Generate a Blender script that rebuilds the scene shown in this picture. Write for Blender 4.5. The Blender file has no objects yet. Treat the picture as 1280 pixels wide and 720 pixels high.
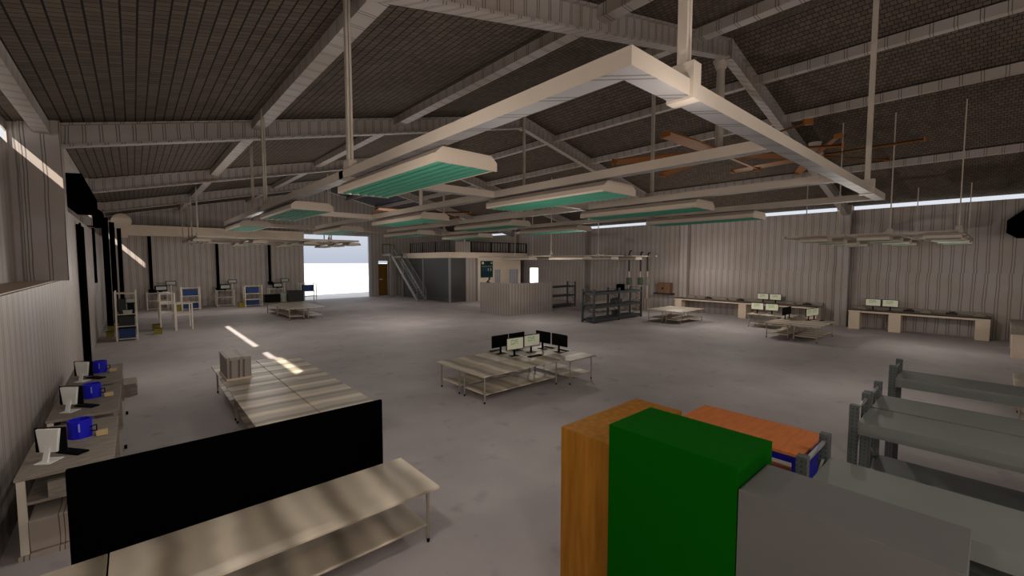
import bpy, bmesh, math
from mathutils import Vector, Matrix

S = bpy.context.scene
COL = S.collection

# ------------------------------------------------------------------ camera
F_PX = 537.0
cam_d = bpy.data.cameras.new('camera')
cam_d.sensor_fit = 'HORIZONTAL'
cam_d.sensor_width = 36.0
cam_d.lens = F_PX * 36.0 / 1280.0
cam_d.clip_end = 2000
cam = bpy.data.objects.new('camera', cam_d)
COL.objects.link(cam)
pitch = math.atan(33.2 / 537.0)
ya = math.radians(41.38)
fw = Vector((math.sin(ya) * math.cos(pitch), math.cos(ya) * math.cos(pitch), -math.sin(pitch)))
rt = Vector((math.cos(ya), -math.sin(ya), 0))
up = rt.cross(fw)
M = Matrix((rt, up, -fw)).transposed().to_4x4()
M.translation = Vector((0, 0, 4.0))
cam.matrix_world = M
S.camera = cam

# ------------------------------------------------------------------ exposure
S.view_settings.view_transform = 'Standard'
S.view_settings.look = 'None'
S.view_settings.gamma = 1.0
S.view_settings.use_curve_mapping = False
S.view_settings.exposure = 0.0

# ------------------------------------------------------------------ sky
world = bpy.data.worlds.new('sky')
S.world = world
world.use_nodes = True
wn = world.node_tree.nodes
wl = world.node_tree.links
wn.clear()
wo = wn.new('ShaderNodeOutputWorld')
wb = wn.new('ShaderNodeBackground')
wt = wn.new('ShaderNodeTexCoord')
ws = wn.new('ShaderNodeSeparateXYZ')
wr = wn.new('ShaderNodeValToRGB')
wl.new(wt.outputs['Generated'], ws.inputs[0])
wl.new(ws.outputs['Z'], wr.inputs[0])
wr.color_ramp.elements[0].position = 0.0
wr.color_ramp.elements[0].color = (0.50, 0.55, 0.66, 1)
wr.color_ramp.elements[1].position = 0.12
wr.color_ramp.elements[1].color = (0.78, 0.82, 0.88, 1)
wl.new(wr.outputs[0], wb.inputs[0])
wb.inputs[1].default_value = 1.0
wl.new(wb.outputs[0], wo.inputs[0])

# ------------------------------------------------------------------ sun
sun_d = bpy.data.lights.new('sun', 'SUN')
sun_d.energy = 11.0
sun_d.angle = math.radians(0.6)
sun_d.color = (1.0, 0.93, 0.82)
sun = bpy.data.objects.new('sun', sun_d)
COL.objects.link(sun)
sdir = Vector((1.0, 0.9, -1.1)).normalized()
sun.rotation_euler = sdir.to_track_quat('-Z', 'Y').to_euler()
sun.location = (-30, -60, 40)

# added fill: unseen point lights brightening the hall and the area around the camera
FILL_LIGHTS = []
def add_fill(x, y, z, w, col=(1.0, 0.93, 0.85), rad=0.0):
    d = bpy.data.lights.new('fill_light', 'POINT')
    d.energy = w
    d.color = col
    d.shadow_soft_size = rad
    o = bpy.data.objects.new('fill_light', d)
    COL.objects.link(o)
    o.location = (x, y, z)
    FILL_LIGHTS.append(o)
LW = 150
for x, y, z, w in (
        (0.2, -2.5, 5.6, 1.2), (8.0, -8.0, 5.7, 3.0), (17.0, -8.0, 5.4, 1.5), (26.0, -9.0, 4.0, 1.0),
        (-0.6, 0.6, 4.7, .55), (1.4, 4.2, 4.5, .75), (6.2, -1.2, 5.0, .7), (3.6, 1.6, 4.9, .3), (-0.4, -3.0, 2.2, 1.5), (4.0, -6.0, 1.8, 2.0), (1.0, 8.2, 3.6, .42), (6.0, 6.5, 3.4, .55), (1.2, 19.0, 3.4, .7),
        (5.0, 13.0, 4.4, .35), (16.0, 3.0, 3.6, .9), (15.0, 12.5, 3.8, .9), (26.5, 10.5, 3.6, 1.8), (27.0, 2.0, 2.8, .8), (4.7, 23.5, 4.0, .8), (13.0, 24.5, 4.2, 2.0),
        (20.0, 20.0, 3.2, 1.1), (29.5, 15.5, 3.3, 1.3), (4.0, 28.5, 3.8, 1.1), (14.5, 28.5, 4.4, 1.1), (25.5, 30.8, 3.2, 1.2),
        (7.0, 40.5, 3.2, 1.0), (16.5, 38.0, 4.6, 1.3), (2.0, 41.5, 3.0, .6), (28.0, 40.0, 6.2, .4)):
    add_fill(x, y, z, LW * w)

# ------------------------------------------------------------------ materials
def newmat(name):
    m = bpy.data.materials.new(name)
    m.use_nodes = True
    n = m.node_tree.nodes
    b = n['Principled BSDF']
    return m, n, m.node_tree.links, b

def plain(name, col, rough=0.6, metal=0.0, noise=0.0, scale=8.0, emit=0.0, spec=0.3):
    m, n, l, b = newmat(name)
    b.inputs['Roughness'].default_value = rough
    b.inputs['Specular IOR Level'].default_value = spec
    b.inputs['Metallic'].default_value = metal
    if noise > 0:
        tc = n.new('ShaderNodeTexCoord')
        t = n.new('ShaderNodeTexNoise')
        t.inputs['Scale'].default_value = scale
        t.inputs['Detail'].default_value = 4
        r = n.new('ShaderNodeValToRGB')
        r.color_ramp.elements[0].position = 0.3
        r.color_ramp.elements[1].position = 0.7
        r.color_ramp.elements[0].color = tuple(c * (1 - noise) for c in col) + (1,)
        r.color_ramp.elements[1].color = tuple(min(1, c * (1 + noise)) for c in col) + (1,)
        l.new(tc.outputs['Object'], t.inputs[0])
        l.new(t.outputs['Fac'], r.inputs[0])
        l.new(r.outputs[0], b.inputs['Base Color'])
    else:
        b.inputs['Base Color'].default_value = (*col, 1)
    if emit > 0:
        b.inputs['Emission Color'].default_value = (*col, 1)
        b.inputs['Emission Strength'].default_value = emit
    return m

def math_node(n, l, op, a, b=None):
    m = n.new('ShaderNodeMath')
    m.operation = op
    if isinstance(a, (int, float)):
        m.inputs[0].default_value = a
    else:
        l.new(a, m.inputs[0])
    if b is not None:
        if isinstance(b, (int, float)):
            m.inputs[1].default_value = b
        else:
            l.new(b, m.inputs[1])
    return m.outputs[0]

def ribbed(name, col, line, period=0.36, w=0.035, gap=0.085, rough=0.55, axis='XY', strength=1.0, space='world'):
    """sheet metal with pairs of dark vertical seams"""
    m, n, l, b = newmat(name)
    b.inputs['Roughness'].default_value = rough
    if space == 'world':
        g = n.new('ShaderNodeNewGeometry')
        src = g.outputs['Position']
    else:
        g = n.new('ShaderNodeTexCoord')
        src = g.outputs['Object']
    sp = n.new('ShaderNodeSeparateXYZ')
    l.new(src, sp.inputs[0])
    if axis == 'XY':
        u = math_node(n, l, 'ADD', sp.outputs['X'], sp.outputs['Y'])
    else:
        u = sp.outputs[axis]
    # wobble the spacing a little
    wn_ = n.new('ShaderNodeTexNoise')
    wn_.inputs['Scale'].default_value = 0.9
    l.new(src, wn_.inputs[0])
    u = math_node(n, l, 'ADD', u, math_node(n, l, 'MULTIPLY', wn_.outputs['Fac'], 0.10))
    fr = math_node(n, l, 'FRACT', math_node(n, l, 'DIVIDE', u, period))
    a = math_node(n, l, 'LESS_THAN', math_node(n, l, 'ABSOLUTE', math_node(n, l, 'SUBTRACT', fr, 0.3)), w / 2 / period)
    c = math_node(n, l, 'LESS_THAN', math_node(n, l, 'ABSOLUTE', math_node(n, l, 'SUBTRACT', fr, 0.3 + gap / period)), w / 2 / period)
    ln = math_node(n, l, 'MULTIPLY', math_node(n, l, 'MAXIMUM', a, c), strength)
    t = n.new('ShaderNodeTexNoise')
    t.inputs['Scale'].default_value = 0.7
    t.inputs['Detail'].default_value = 5
    l.new(src, t.inputs[0])
    r = n.new('ShaderNodeValToRGB')
    r.color_ramp.elements[0].position = 0.3
    r.color_ramp.elements[1].position = 0.7
    r.color_ramp.elements[0].color = (col[0] * .92, col[1] * .86, col[2] * .80, 1)
    r.color_ramp.elements[1].color = (col[0] * 1.04, col[1] * 1.05, col[2] * 1.10, 1)
    l.new(t.outputs['Fac'], r.inputs[0])
    mx = n.new('ShaderNodeMixRGB')
    l.new(ln, mx.inputs[0])
    l.new(r.outputs[0], mx.inputs[1])
    mx.inputs[2].default_value = (*line, 1)
    l.new(mx.outputs[0], b.inputs['Base Color'])
    bp = n.new('ShaderNodeBump')
    bp.inputs['Strength'].default_value = 0.3
    bp.inputs['Distance'].default_value = 0.02
    l.new(math_node(n, l, 'MULTIPLY', ln, -1.0), bp.inputs['Height'])
    l.new(bp.outputs[0], b.inputs['Normal'])
    return m

def roofmat(name, c1, c2, line):
    m, n, l, b = newmat(name)
    b.inputs['Roughness'].default_value = 0.8
    b.inputs['Specular IOR Level'].default_value = 0.1
    g = n.new('ShaderNodeNewGeometry')
    sp = n.new('ShaderNodeSeparateXYZ')
    l.new(g.outputs['Position'], sp.inputs[0])
    cb = n.new('ShaderNodeCombineXYZ')
    l.new(sp.outputs['Y'], cb.inputs[0])
    l.new(sp.outputs['X'], cb.inputs[1])
    t = n.new('ShaderNodeTexBrick')
    t.inputs['Scale'].default_value = 1.0
    t.inputs['Brick Width'].default_value = 0.16
    t.inputs['Row Height'].default_value = 0.21
    t.inputs['Mortar Size'].default_value = 0.009
    t.inputs['Mortar Smooth'].default_value = 0.2
    t.inputs['Bias'].default_value = 0.0
    t.inputs['Color1'].default_value = (*c1, 1)
    t.inputs['Color2'].default_value = (*c2, 1)
    t.inputs['Mortar'].default_value = (*line, 1)
    l.new(cb.outputs[0], t.inputs[0])
    # darker long seams
    fr = math_node(n, l, 'FRACT', math_node(n, l, 'DIVIDE', sp.outputs['X'], 0.21))
    ln = math_node(n, l, 'LESS_THAN', fr, 0.10)
    mx = n.new('ShaderNodeMixRGB')
    l.new(ln, mx.inputs[0])
    l.new(t.outputs['Color'], mx.inputs[1])
    mx.inputs[2].default_value = (line[0] * .6, line[1] * .6, line[2] * .6, 1)
    l.new(mx.outputs[0], b.inputs['Base Color'])
    return m

def floormat():
    m, n, l, b = newmat('concrete_floor')
    b.inputs['Roughness'].default_value = 0.7
    b.inputs['Specular IOR Level'].default_value = 0.25
    g = n.new('ShaderNodeNewGeometry')
    def ns(scale, det):
        t = n.new('ShaderNodeTexNoise')
        t.inputs['Scale'].default_value = scale
        t.inputs['Detail'].default_value = det
        l.new(g.outputs['Position'], t.inputs[0])
        return t.outputs['Fac']
    a = ns(0.5, 6)
    c = ns(1.7, 5)
    mv = n.new('ShaderNodeMapRange')
    l.new(c, mv.inputs[0])
    mv.inputs[1].default_value = 0.60
    mv.inputs[2].default_value = 0.72
    r = n.new('ShaderNodeValToRGB')
    r.color_ramp.elements[0].position = 0.3
    r.color_ramp.elements[1].position = 0.7
    r.color_ramp.elements[0].color = (0.36, 0.32, 0.32, 1)
    r.color_ramp.elements[1].color = (0.455, 0.41, 0.405, 1)
    l.new(a, r.inputs[0])
    mx = n.new('ShaderNodeMixRGB')
    l.new(math_node(n, l, 'MULTIPLY', mv.outputs[0], 0.45), mx.inputs[0])
    l.new(r.outputs[0], mx.inputs[1])
    mx.inputs[2].default_value = (0.22, 0.195, 0.195, 1)
    l.new(mx.outputs[0], b.inputs['Base Color'])
    bp = n.new('ShaderNodeBump')
    bp.inputs['Strength'].default_value = 0.12
    bp.inputs['Distance'].default_value = 0.02
    l.new(ns(9, 3), bp.inputs['Height'])
    l.new(bp.outputs[0], b.inputs['Normal'])
    return m

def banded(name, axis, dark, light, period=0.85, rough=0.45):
    """base colour in soft paler and darker bands across the board"""
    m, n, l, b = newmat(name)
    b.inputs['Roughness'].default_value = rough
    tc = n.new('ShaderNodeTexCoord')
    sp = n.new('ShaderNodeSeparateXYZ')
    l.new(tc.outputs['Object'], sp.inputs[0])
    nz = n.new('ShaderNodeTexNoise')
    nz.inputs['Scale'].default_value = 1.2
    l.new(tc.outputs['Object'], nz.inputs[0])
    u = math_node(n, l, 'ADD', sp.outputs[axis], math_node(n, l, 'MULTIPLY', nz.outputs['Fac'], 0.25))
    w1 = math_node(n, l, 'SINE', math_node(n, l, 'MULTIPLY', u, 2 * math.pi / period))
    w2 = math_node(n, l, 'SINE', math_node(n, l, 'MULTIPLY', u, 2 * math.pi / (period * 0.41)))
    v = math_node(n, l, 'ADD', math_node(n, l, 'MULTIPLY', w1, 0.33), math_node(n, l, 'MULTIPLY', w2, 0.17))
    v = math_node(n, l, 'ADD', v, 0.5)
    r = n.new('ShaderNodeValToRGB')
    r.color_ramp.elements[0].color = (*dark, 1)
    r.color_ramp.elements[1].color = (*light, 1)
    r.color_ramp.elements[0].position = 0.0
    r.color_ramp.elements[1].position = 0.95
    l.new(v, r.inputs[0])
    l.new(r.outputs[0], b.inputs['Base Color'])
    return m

def meshmat():
    """woven wire mesh: thin wires with open holes between"""
    m, n, l, b = newmat('chain_link')
    b.inputs['Base Color'].default_value = (0.06, 0.055, 0.055, 1)
    g = n.new('ShaderNodeNewGeometry')
    sp = n.new('ShaderNodeSeparateXYZ')
    l.new(g.outputs['Position'], sp.inputs[0])
    h = math_node(n, l, 'ADD', sp.outputs['X'], sp.outputs['Y'])
    p = math_node(n, l, 'ADD', h, sp.outputs['Z'])
    q = math_node(n, l, 'SUBTRACT', h, sp.outputs['Z'])
    a = math_node(n, l, 'LESS_THAN', math_node(n, l, 'FRACT', math_node(n, l, 'DIVIDE', p, 0.17)), 0.22)
    c = math_node(n, l, 'LESS_THAN', math_node(n, l, 'FRACT', math_node(n, l, 'DIVIDE', q, 0.17)), 0.22)
    l.new(math_node(n, l, 'MAXIMUM', a, c), b.inputs['Alpha'])
    return m

def wood(name, c1, c2, scale=1.0, axis_scale=(6, 6, 0.5), rough=0.6):
    m, n, l, b = newmat(name)
    b.inputs['Specular IOR Level'].default_value = 0.05
    b.inputs['Roughness'].default_value = rough
    tc = n.new('ShaderNodeTexCoord')
    mp = n.new('ShaderNodeMapping')
    mp.inputs['Scale'].default_value = axis_scale
    t = n.new('ShaderNodeTexNoise')
    t.inputs['Scale'].default_value = scale
    t.inputs['Detail'].default_value = 5
    l.new(tc.outputs['Object'], mp.inputs[0])
    l.new(mp.outputs[0], t.inputs[0])
    r = n.new('ShaderNodeValToRGB')
    r.color_ramp.elements[0].position = 0.3
    r.color_ramp.elements[1].position = 0.7
    r.color_ramp.elements[0].color = (*c1, 1)
    r.color_ramp.elements[1].color = (*c2, 1)
    l.new(t.outputs['Fac'], r.inputs[0])
    l.new(r.outputs[0], b.inputs['Base Color'])
    return m

def perforated(name, col):
    m, n, l, b = newmat(name)
    b.inputs['Roughness'].default_value = 0.6
    g = n.new('ShaderNodeNewGeometry')
    sp = n.new('ShaderNodeSeparateXYZ')
    l.new(g.outputs['Position'], sp.inputs[0])
    h = math_node(n, l, 'ADD', sp.outputs['X'], sp.outputs['Y'])
    a = math_node(n, l, 'LESS_THAN', math_node(n, l, 'FRACT', math_node(n, l, 'DIVIDE', h, 0.045)), 0.35)
    c = math_node(n, l, 'LESS_THAN', math_node(n, l, 'FRACT', math_node(n, l, 'DIVIDE', sp.outputs['Z'], 0.05)), 0.4)
    k = math_node(n, l, 'MULTIPLY', math_node(n, l, 'MULTIPLY', a, c), 0.8)
    mx = n.new('ShaderNodeMixRGB')
    l.new(k, mx.inputs[0])
    mx.inputs[1].default_value = (*col, 1)
    mx.inputs[2].default_value = (0.01, 0.012, 0.012, 1)
    l.new(mx.outputs[0], b.inputs['Base Color'])
    return m

def screenmat():
    m, n, l, b = newmat('lit_screen')
    tc = n.new('ShaderNodeTexCoord')
    sp = n.new('ShaderNodeSeparateXYZ')
    l.new(tc.outputs['Object'], sp.inputs[0])
    row = math_node(n, l, 'LESS_THAN', math_node(n, l, 'FRACT', math_node(n, l, 'MULTIPLY', sp.outputs['Z'], 17.0)), 0.5)
    mp = n.new('ShaderNodeMapping')
    mp.inputs['Scale'].default_value = (10, 1, 17)
    l.new(tc.outputs['Object'], mp.inputs[0])
    t = n.new('ShaderNodeTexNoise')
    t.inputs['Scale'].default_value = 1.0
    l.new(mp.outputs[0], t.inputs[0])
    a = math_node(n, l, 'MULTIPLY', row, math_node(n, l, 'LESS_THAN', math_node(n, l, 'ABSOLUTE', math_node(n, l, 'ADD', sp.outputs['X'], 0.03)), 0.16))
    a = math_node(n, l, 'MULTIPLY', a, math_node(n, l, 'LESS_THAN', math_node(n, l, 'ABSOLUTE', math_node(n, l, 'SUBTRACT', sp.outputs['Z'], 0.48)), 0.10))
    c = math_node(n, l, 'GREATER_THAN', t.outputs['Fac'], 0.44)
    mx = n.new('ShaderNodeMixRGB')
    l.new(math_node(n, l, 'MULTIPLY', a, c), mx.inputs[0])
    mx.inputs[1].default_value = (0.42, 0.40, 0.30, 1)
    mx.inputs[2].default_value = (0.10, 0.24, 0.05, 1)
    l.new(mx.outputs[0], b.inputs['Base Color'])
    l.new(mx.outputs[0], b.inputs['Emission Color'])
    b.inputs['Emission Strength'].default_value = 0.35
    return m

WALL = (0.36, 0.315, 0.285)
LINE = (0.11, 0.092, 0.08)
LINE2 = (0.16, 0.135, 0.12)
mWall = ribbed('ribbed_wall_sheet', WALL, LINE2, period=0.43, w=0.035, gap=0.10)
mWallUp = ribbed('ribbed_upper_sheet', (0.34, 0.30, 0.275), LINE2, period=0.43, w=0.035, gap=0.10)
mBeam = ribbed('ribbed_steel_beam', (0.33, 0.29, 0.265), LINE, period=0.34, w=0.022, gap=0.06)
mPurlin = ribbed('ribbed_purlin', (0.36, 0.32, 0.29), (0.10, 0.085, 0.075), period=0.5, w=0.02, gap=0.07, axis='Y')
mPart = ribbed('ribbed_partition', (0.33, 0.285, 0.255), (0.13, 0.11, 0.095), period=0.30, w=0.05, gap=0.11)
mRoof = roofmat('roof_sheet', (0.118, 0.091, 0.068), (0.080, 0.062, 0.051), (0.016, 0.012, 0.010))
mFloor = floormat()
mGround = plain('pale_ground', (0.80, 0.80, 0.80), 0.9, noise=0.03, scale=0.2)
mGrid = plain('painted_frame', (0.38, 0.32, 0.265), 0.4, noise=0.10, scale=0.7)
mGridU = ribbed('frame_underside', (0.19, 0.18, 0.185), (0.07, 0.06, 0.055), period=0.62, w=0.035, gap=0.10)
mFix = plain('lamp_housing', (0.45, 0.37, 0.30), 0.45)
mTube = plain('green_tube', (0.05, 0.23, 0.155), 0.6)
mTray = plain('green_tray', (0.035, 0.15, 0.10), 0.7)
mRod = plain('hanger_steel', (0.42, 0.36, 0.30), 0.4, noise=0.08, scale=3)
mFan = plain('orange_fan', (0.22, 0.075, 0.012), 0.5)
mBlack = plain('black_plastic', (0.002, 0.002, 0.0025), 0.5, spec=0.08)
mBlackMat = plain('black_matt', (0.0012, 0.0012, 0.0014), 0.9, spec=0.0)
mCream = plain('cream_paint', (0.66, 0.54, 0.42), 0.6, noise=0.05, scale=1)
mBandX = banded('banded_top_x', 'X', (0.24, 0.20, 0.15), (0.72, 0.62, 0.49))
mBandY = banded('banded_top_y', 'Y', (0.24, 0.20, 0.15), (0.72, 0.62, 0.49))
mLeg = plain('table_leg_steel', (0.36, 0.31, 0.26), 0.35, metal=0.3)
mRack = plain('rack_shelf_grey', (0.14, 0.148, 0.135), 0.55, noise=0.06, scale=2)
mRackP = perforated('rack_post_grey', (0.062, 0.069, 0.068))
mRackD = plain('rack_far_grey', (0.040, 0.044, 0.047), 0.6)
mBrace = plain('brace_white', (0.20, 0.20, 0.195), 0.4)
mGrey = plain('grey_cabinet', (0.098, 0.093, 0.088), 0.6, noise=0.03, scale=2)
mGreen = plain('green_cabinet', (0.0012, 0.062, 0.0012), 0.7, spec=0.02)
mBrown = wood('brown_wood', (0.21, 0.085, 0.010), (0.31, 0.13, 0.018), 2.0, (7, 7, 0.7))
mOrange = wood('orange_wood', (0.40, 0.12, 0.030), (0.50, 0.155, 0.042), 2.0, (1.5, 9, 9))
mBlue = plain('blue_paint', (0.006, 0.006, 0.22), 0.5)
mBin = plain('blue_bin', (0.010, 0.010, 0.55), 0.45)
mNavy = plain('navy_bin', (0.012, 0.035, 0.12), 0.6)
mYel = plain('pale_yellow', (0.62, 0.45, 0.22), 0.6)
mOlive = plain('olive_box', (0.20, 0.17, 0.02), 0.6)
mWhiteF = plain('white_rack', (0.62, 0.55, 0.46), 0.5)
mWhite = plain('white_shell', (0.80, 0.80, 0.76), 0.35)
mDeskW = wood('grey_plank', (0.20, 0.17, 0.145), (0.34, 0.295, 0.25), 2.0, (2, 12, 12))
mDeskP = ribbed('desk_panel', (0.40, 0.35, 0.30), (0.10, 0.085, 0.07), period=0.33, w=0.012, gap=0.05, space='object', axis='X')
mDoor = wood('brown_door', (0.12, 0.06, 0.008), (0.17, 0.085, 0.014), 2.0, (5, 5, 0.6))
mStair = plain('stair_steel', (0.20, 0.19, 0.18), 0.5)
mRail = plain('black_rail', (0.006, 0.006, 0.006), 0.6)
mMesh = meshmat()
mScreen = screenmat()
mDark = plain('dark_trim', (0.03, 0.02, 0.014), 0.6)
mSky = plain('blue_skylight', (0.045, 0.058, 0.085), 0.25)
mCloth = plain('dark_gear', (0.02, 0.02, 0.018), 0.6)
mPlant = plain('green_paint', (0.07, 0.095, 0.06), 0.6)
mTeal = plain('teal_panel', (0.006, 0.03, 0.035), 0.4)
mLight = plain('pale_grey_patch', (0.35, 0.36, 0.33), 0.5)

# ------------------------------------------------------------------ helpers
class MB:
    def __init__(self):
        self.bm = bmesh.new()
    def box(self, x0, x1, y0, y1, z0, z1):
        v = [self.bm.verts.new(p) for p in ((x0, y0, z0), (x1, y0, z0), (x1, y1, z0), (x0, y1, z0),
                                            (x0, y0, z1), (x1, y0, z1), (x1, y1, z1), (x0, y1, z1))]
        for f in ((0, 3, 2, 1), (4, 5, 6, 7), (0, 1, 5, 4), (1, 2, 6, 5), (2, 3, 7, 6), (3, 0, 4, 7)):
            self.bm.faces.new([v[i] for i in f])
        return self
    def bar(self, a, b, w, h=None, upv=(0, 0, 1)):
        """rectangular bar from a to b"""
        h = h or w
        a, b = Vector(a), Vector(b)
        d = (b - a).normalized()
        u = Vector(upv)
        if abs(d.dot(u)) > 0.99:
            u = Vector((0, 1, 0))
        s = d.cross(u).normalized()
        u = s.cross(d).normalized()
        vs = []
        for p in (a, b):
            for i, j in ((-1, -1), (1, -1), (1, 1), (-1, 1)):
                vs.append(self.bm.verts.new(p + s * (i * w / 2) + u * (j * h / 2)))
        for f in ((0, 1, 2, 3), (7, 6, 5, 4), (0, 4, 5, 1), (1, 5, 6, 2), (2, 6, 7, 3), (3, 7, 4, 0)):
            self.bm.faces.new([vs[i] for i in f])
        return self
    def tube(self, a, b, r, n=12, r2=None):
        r2 = r if r2 is None else r2
        a, b = Vector(a), Vector(b)
        d = (b - a).normalized()
        u = Vector((0, 0, 1)) if abs(d.z) < 0.9 else Vector((1, 0, 0))
        s = d.cross(u).normalized()
        u = s.cross(d).normalized()
        r0, r1 = [], []
        for i in range(n):
            t = 2 * math.pi * i / n
            o = s * math.cos(t) + u * math.sin(t)
            r0.append(self.bm.verts.new(a + o * r))
            r1.append(self.bm.verts.new(b + o * r2))
        for i in range(n):
            j = (i + 1) % n
            self.bm.faces.new([r0[i], r0[j], r1[j], r1[i]])
        self.bm.faces.new(r0[::-1])
        self.bm.faces.new(r1)
        return self
    def prism(self, pts, axis, c0, c1):
        """extrude a 2D outline along axis from c0 to c1; outline in the other two axes (cyclic order)"""
        def mk(p, c):
            if axis == 'X': return (c, p[0], p[1])
            if axis == 'Y': return (p[0], c, p[1])
            return (p[0], p[1], c)
        a = [self.bm.verts.new(mk(p, c0)) for p in pts]
        b = [self.bm.verts.new(mk(p, c1)) for p in pts]
        n = len(pts)
        self.bm.faces.new(a)
        self.bm.faces.new(b[::-1])
        for i in range(n):
            j = (i + 1) % n
            self.bm.faces.new([a[i], b[i], b[j], a[j]])
        return self
    def build(self, name, mat, parent=None, origin=None, bevel=0.0, loc=None, rotz=0.0):
        bmesh.ops.recalc_face_normals(self.bm, faces=self.bm.faces)
        me = bpy.data.meshes.new(name)
        if origin is not None:
            bmesh.ops.translate(self.bm, verts=self.bm.verts, vec=-Vector(origin))
        self.bm.to_mesh(me)
        self.bm.free()
        me.materials.append(mat)
        o = bpy.data.objects.new(name, me)
        COL.objects.link(o)
        if origin is not None:
            o.location = origin
        if loc is not None:
            o.location = loc
        o.rotation_euler.z = rotz
        if parent is not None:
            o.parent = parent
        if bevel:
            m = o.modifiers.new('bevel', 'BEVEL')
            m.width = bevel
            m.segments = 2
            m.limit_method = 'ANGLE'
        return o

def tag(o, label, cat, group=None, kind=None):
    if label: o['label'] = label
    if cat: o['category'] = cat
    if group: o['group'] = group
    if kind: o['kind'] = kind
    return o

def thing(name, label, cat, loc=(0, 0, 0), rotz=0.0, group=None):
    o = bpy.data.objects.new(name, None)
    o.empty_display_size = 0.1
    COL.objects.link(o)
    o.location = loc
    o.rotation_euler.z = rotz
    return tag(o, label, cat, group)

def struct(name, mb, mat):
    o = mb.build(name, mat)
    o['kind'] = 'structure'
    return o

def dup(root, loc, rotz=0.0, label=None, group=None):
    def cp(o, parent):
        c = o.copy()
        COL.objects.link(c)
        c.parent = parent
        for ch in KIDS.get(o.name, []):
            cp(ch, c)
        return c
    KIDS = {}
    for o in COL.objects:
        if o.parent is not None:
            KIDS.setdefault(o.parent.name, []).append(o)
    r = cp(root, None)
    r.location = loc
    r.rotation_euler.z = rotz
    if label: r['label'] = label
    if group: r['group'] = group
    return r

# ------------------------------------------------------------------ structure
XL, XR, XM = -2.2, 33.2, 15.3
YF, YB = 47.2, -14.0
ZR, SL = 11.45, 0.229
def rz(x, d=0.0):
    return ZR - SL * abs(x - XM) - d

struct('floor', MB().box(XL - .04, XR + .04, YB, YF + .3, -0.1, 0.0), mFloor)
struct('ground', MB().box(-400, 500, -60, 900, -0.3, -0.11), mGround)

# roof
t = 0.08
YS0, YS1 = 37.2, 47.0           # skylight bay on the far right slope
mb = MB()
def roofslab(mb, x0, x1, y0, y1, th=t):
    z0, z1 = rz(x0), rz(x1)
    v = [mb.bm.verts.new(p) for p in ((x0, y0, z0), (x1, y0, z1), (x1, y1, z1), (x0, y1, z0),
                                      (x0, y0, z0 + th), (x1, y0, z1 + th), (x1, y1, z1 + th), (x0, y1, z0 + th))]
    for f in ((0, 3, 2, 1), (4, 5, 6, 7), (0, 1, 5, 4), (1, 2, 6, 5), (2, 3, 7, 6), (3, 0, 4, 7)):
        mb.bm.faces.new([v[i] for i in f])
roofslab(mb, XL, XM, YB, YF + .3)
roofslab(mb, XM, XR, YB, YS0)
roofslab(mb, XM, 15.6, YS0, YF + .3)
roofslab(mb, 22.2, XR, YS0, YF + .3)
struct('ceiling', mb, mRoof)
mb = MB()
roofslab(mb, 15.6, 18.9, YS0, YF + .3, .05)
struct('window_1', mb, mSky)
mb = MB()
roofslab(mb, 18.9, 22.2, YS0, YF + .3, .05)
struct('window_2', mb, mSky)

# right wall with clerestory gap and a low doorway
ZG = 7.13
mb = MB()
DY0, DY1, DZ = 33.35, 34.75, 3.3
mb.box(XR, XR + .12, YB, DY0, 0, 3.37)
mb.box(XR, XR + .12, DY1, YF, 0, 3.37)
mb.box(XR, XR + .12, DY0, DY1, DZ, 3.37)
struct('wall_right_lower', mb, mWall)
mb = MB()
mb.box(XR + .03, XR + .12, YB, YF, 3.37, ZG)
for yy in (-3.8, 6.4, 16.6, 26.8, 37.0):
    mb.box(XR + .03, XR + .12, yy - .32, yy + .32, ZG, rz(XR))
struct('wall_right_upper', mb, mWallUp)

# left: thick lower wall, ledge, recessed upper wall with slots
struct('wall_left_lower', MB().box(XL, -1.5, YB, 17.2, 0, 3.48), mWall)
mb = MB()
SZ0, SZ1 = 6.91, 7.21
mb.box(XL - .04, XL, YB, YF, 0, 6.72)
slots = [(8.0, 16.28), (16.92, 26.48), (44.5, 47.1)]
SZF = 6.72
prev = YB
mb.box(XL - .04, XL, YB, YF, SZ1, rz(XL))
for a, b in slots:
    mb.box(XL - .04, XL, prev, a, SZF, SZ1)
    if a < 40: mb.box(XL - .04, XL, a, b, SZF, SZ0)
    prev = b
mb.box(XL - .04, XL, prev, YF, SZF, SZ1)
mb.box(XL, -2.03, 16.35, 16.85, 3.5, rz(-2.03, .01))
struct('wall_left', mb, mWallUp)
struct('wall_left_far', MB().box(XL, -1.5, 17.2, YF, 0, 5.6), mWallUp)
struct('trim_1', MB().box(XL, -1.55, YB, 17.0, 3.48, 3.50), mCream)

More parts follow.
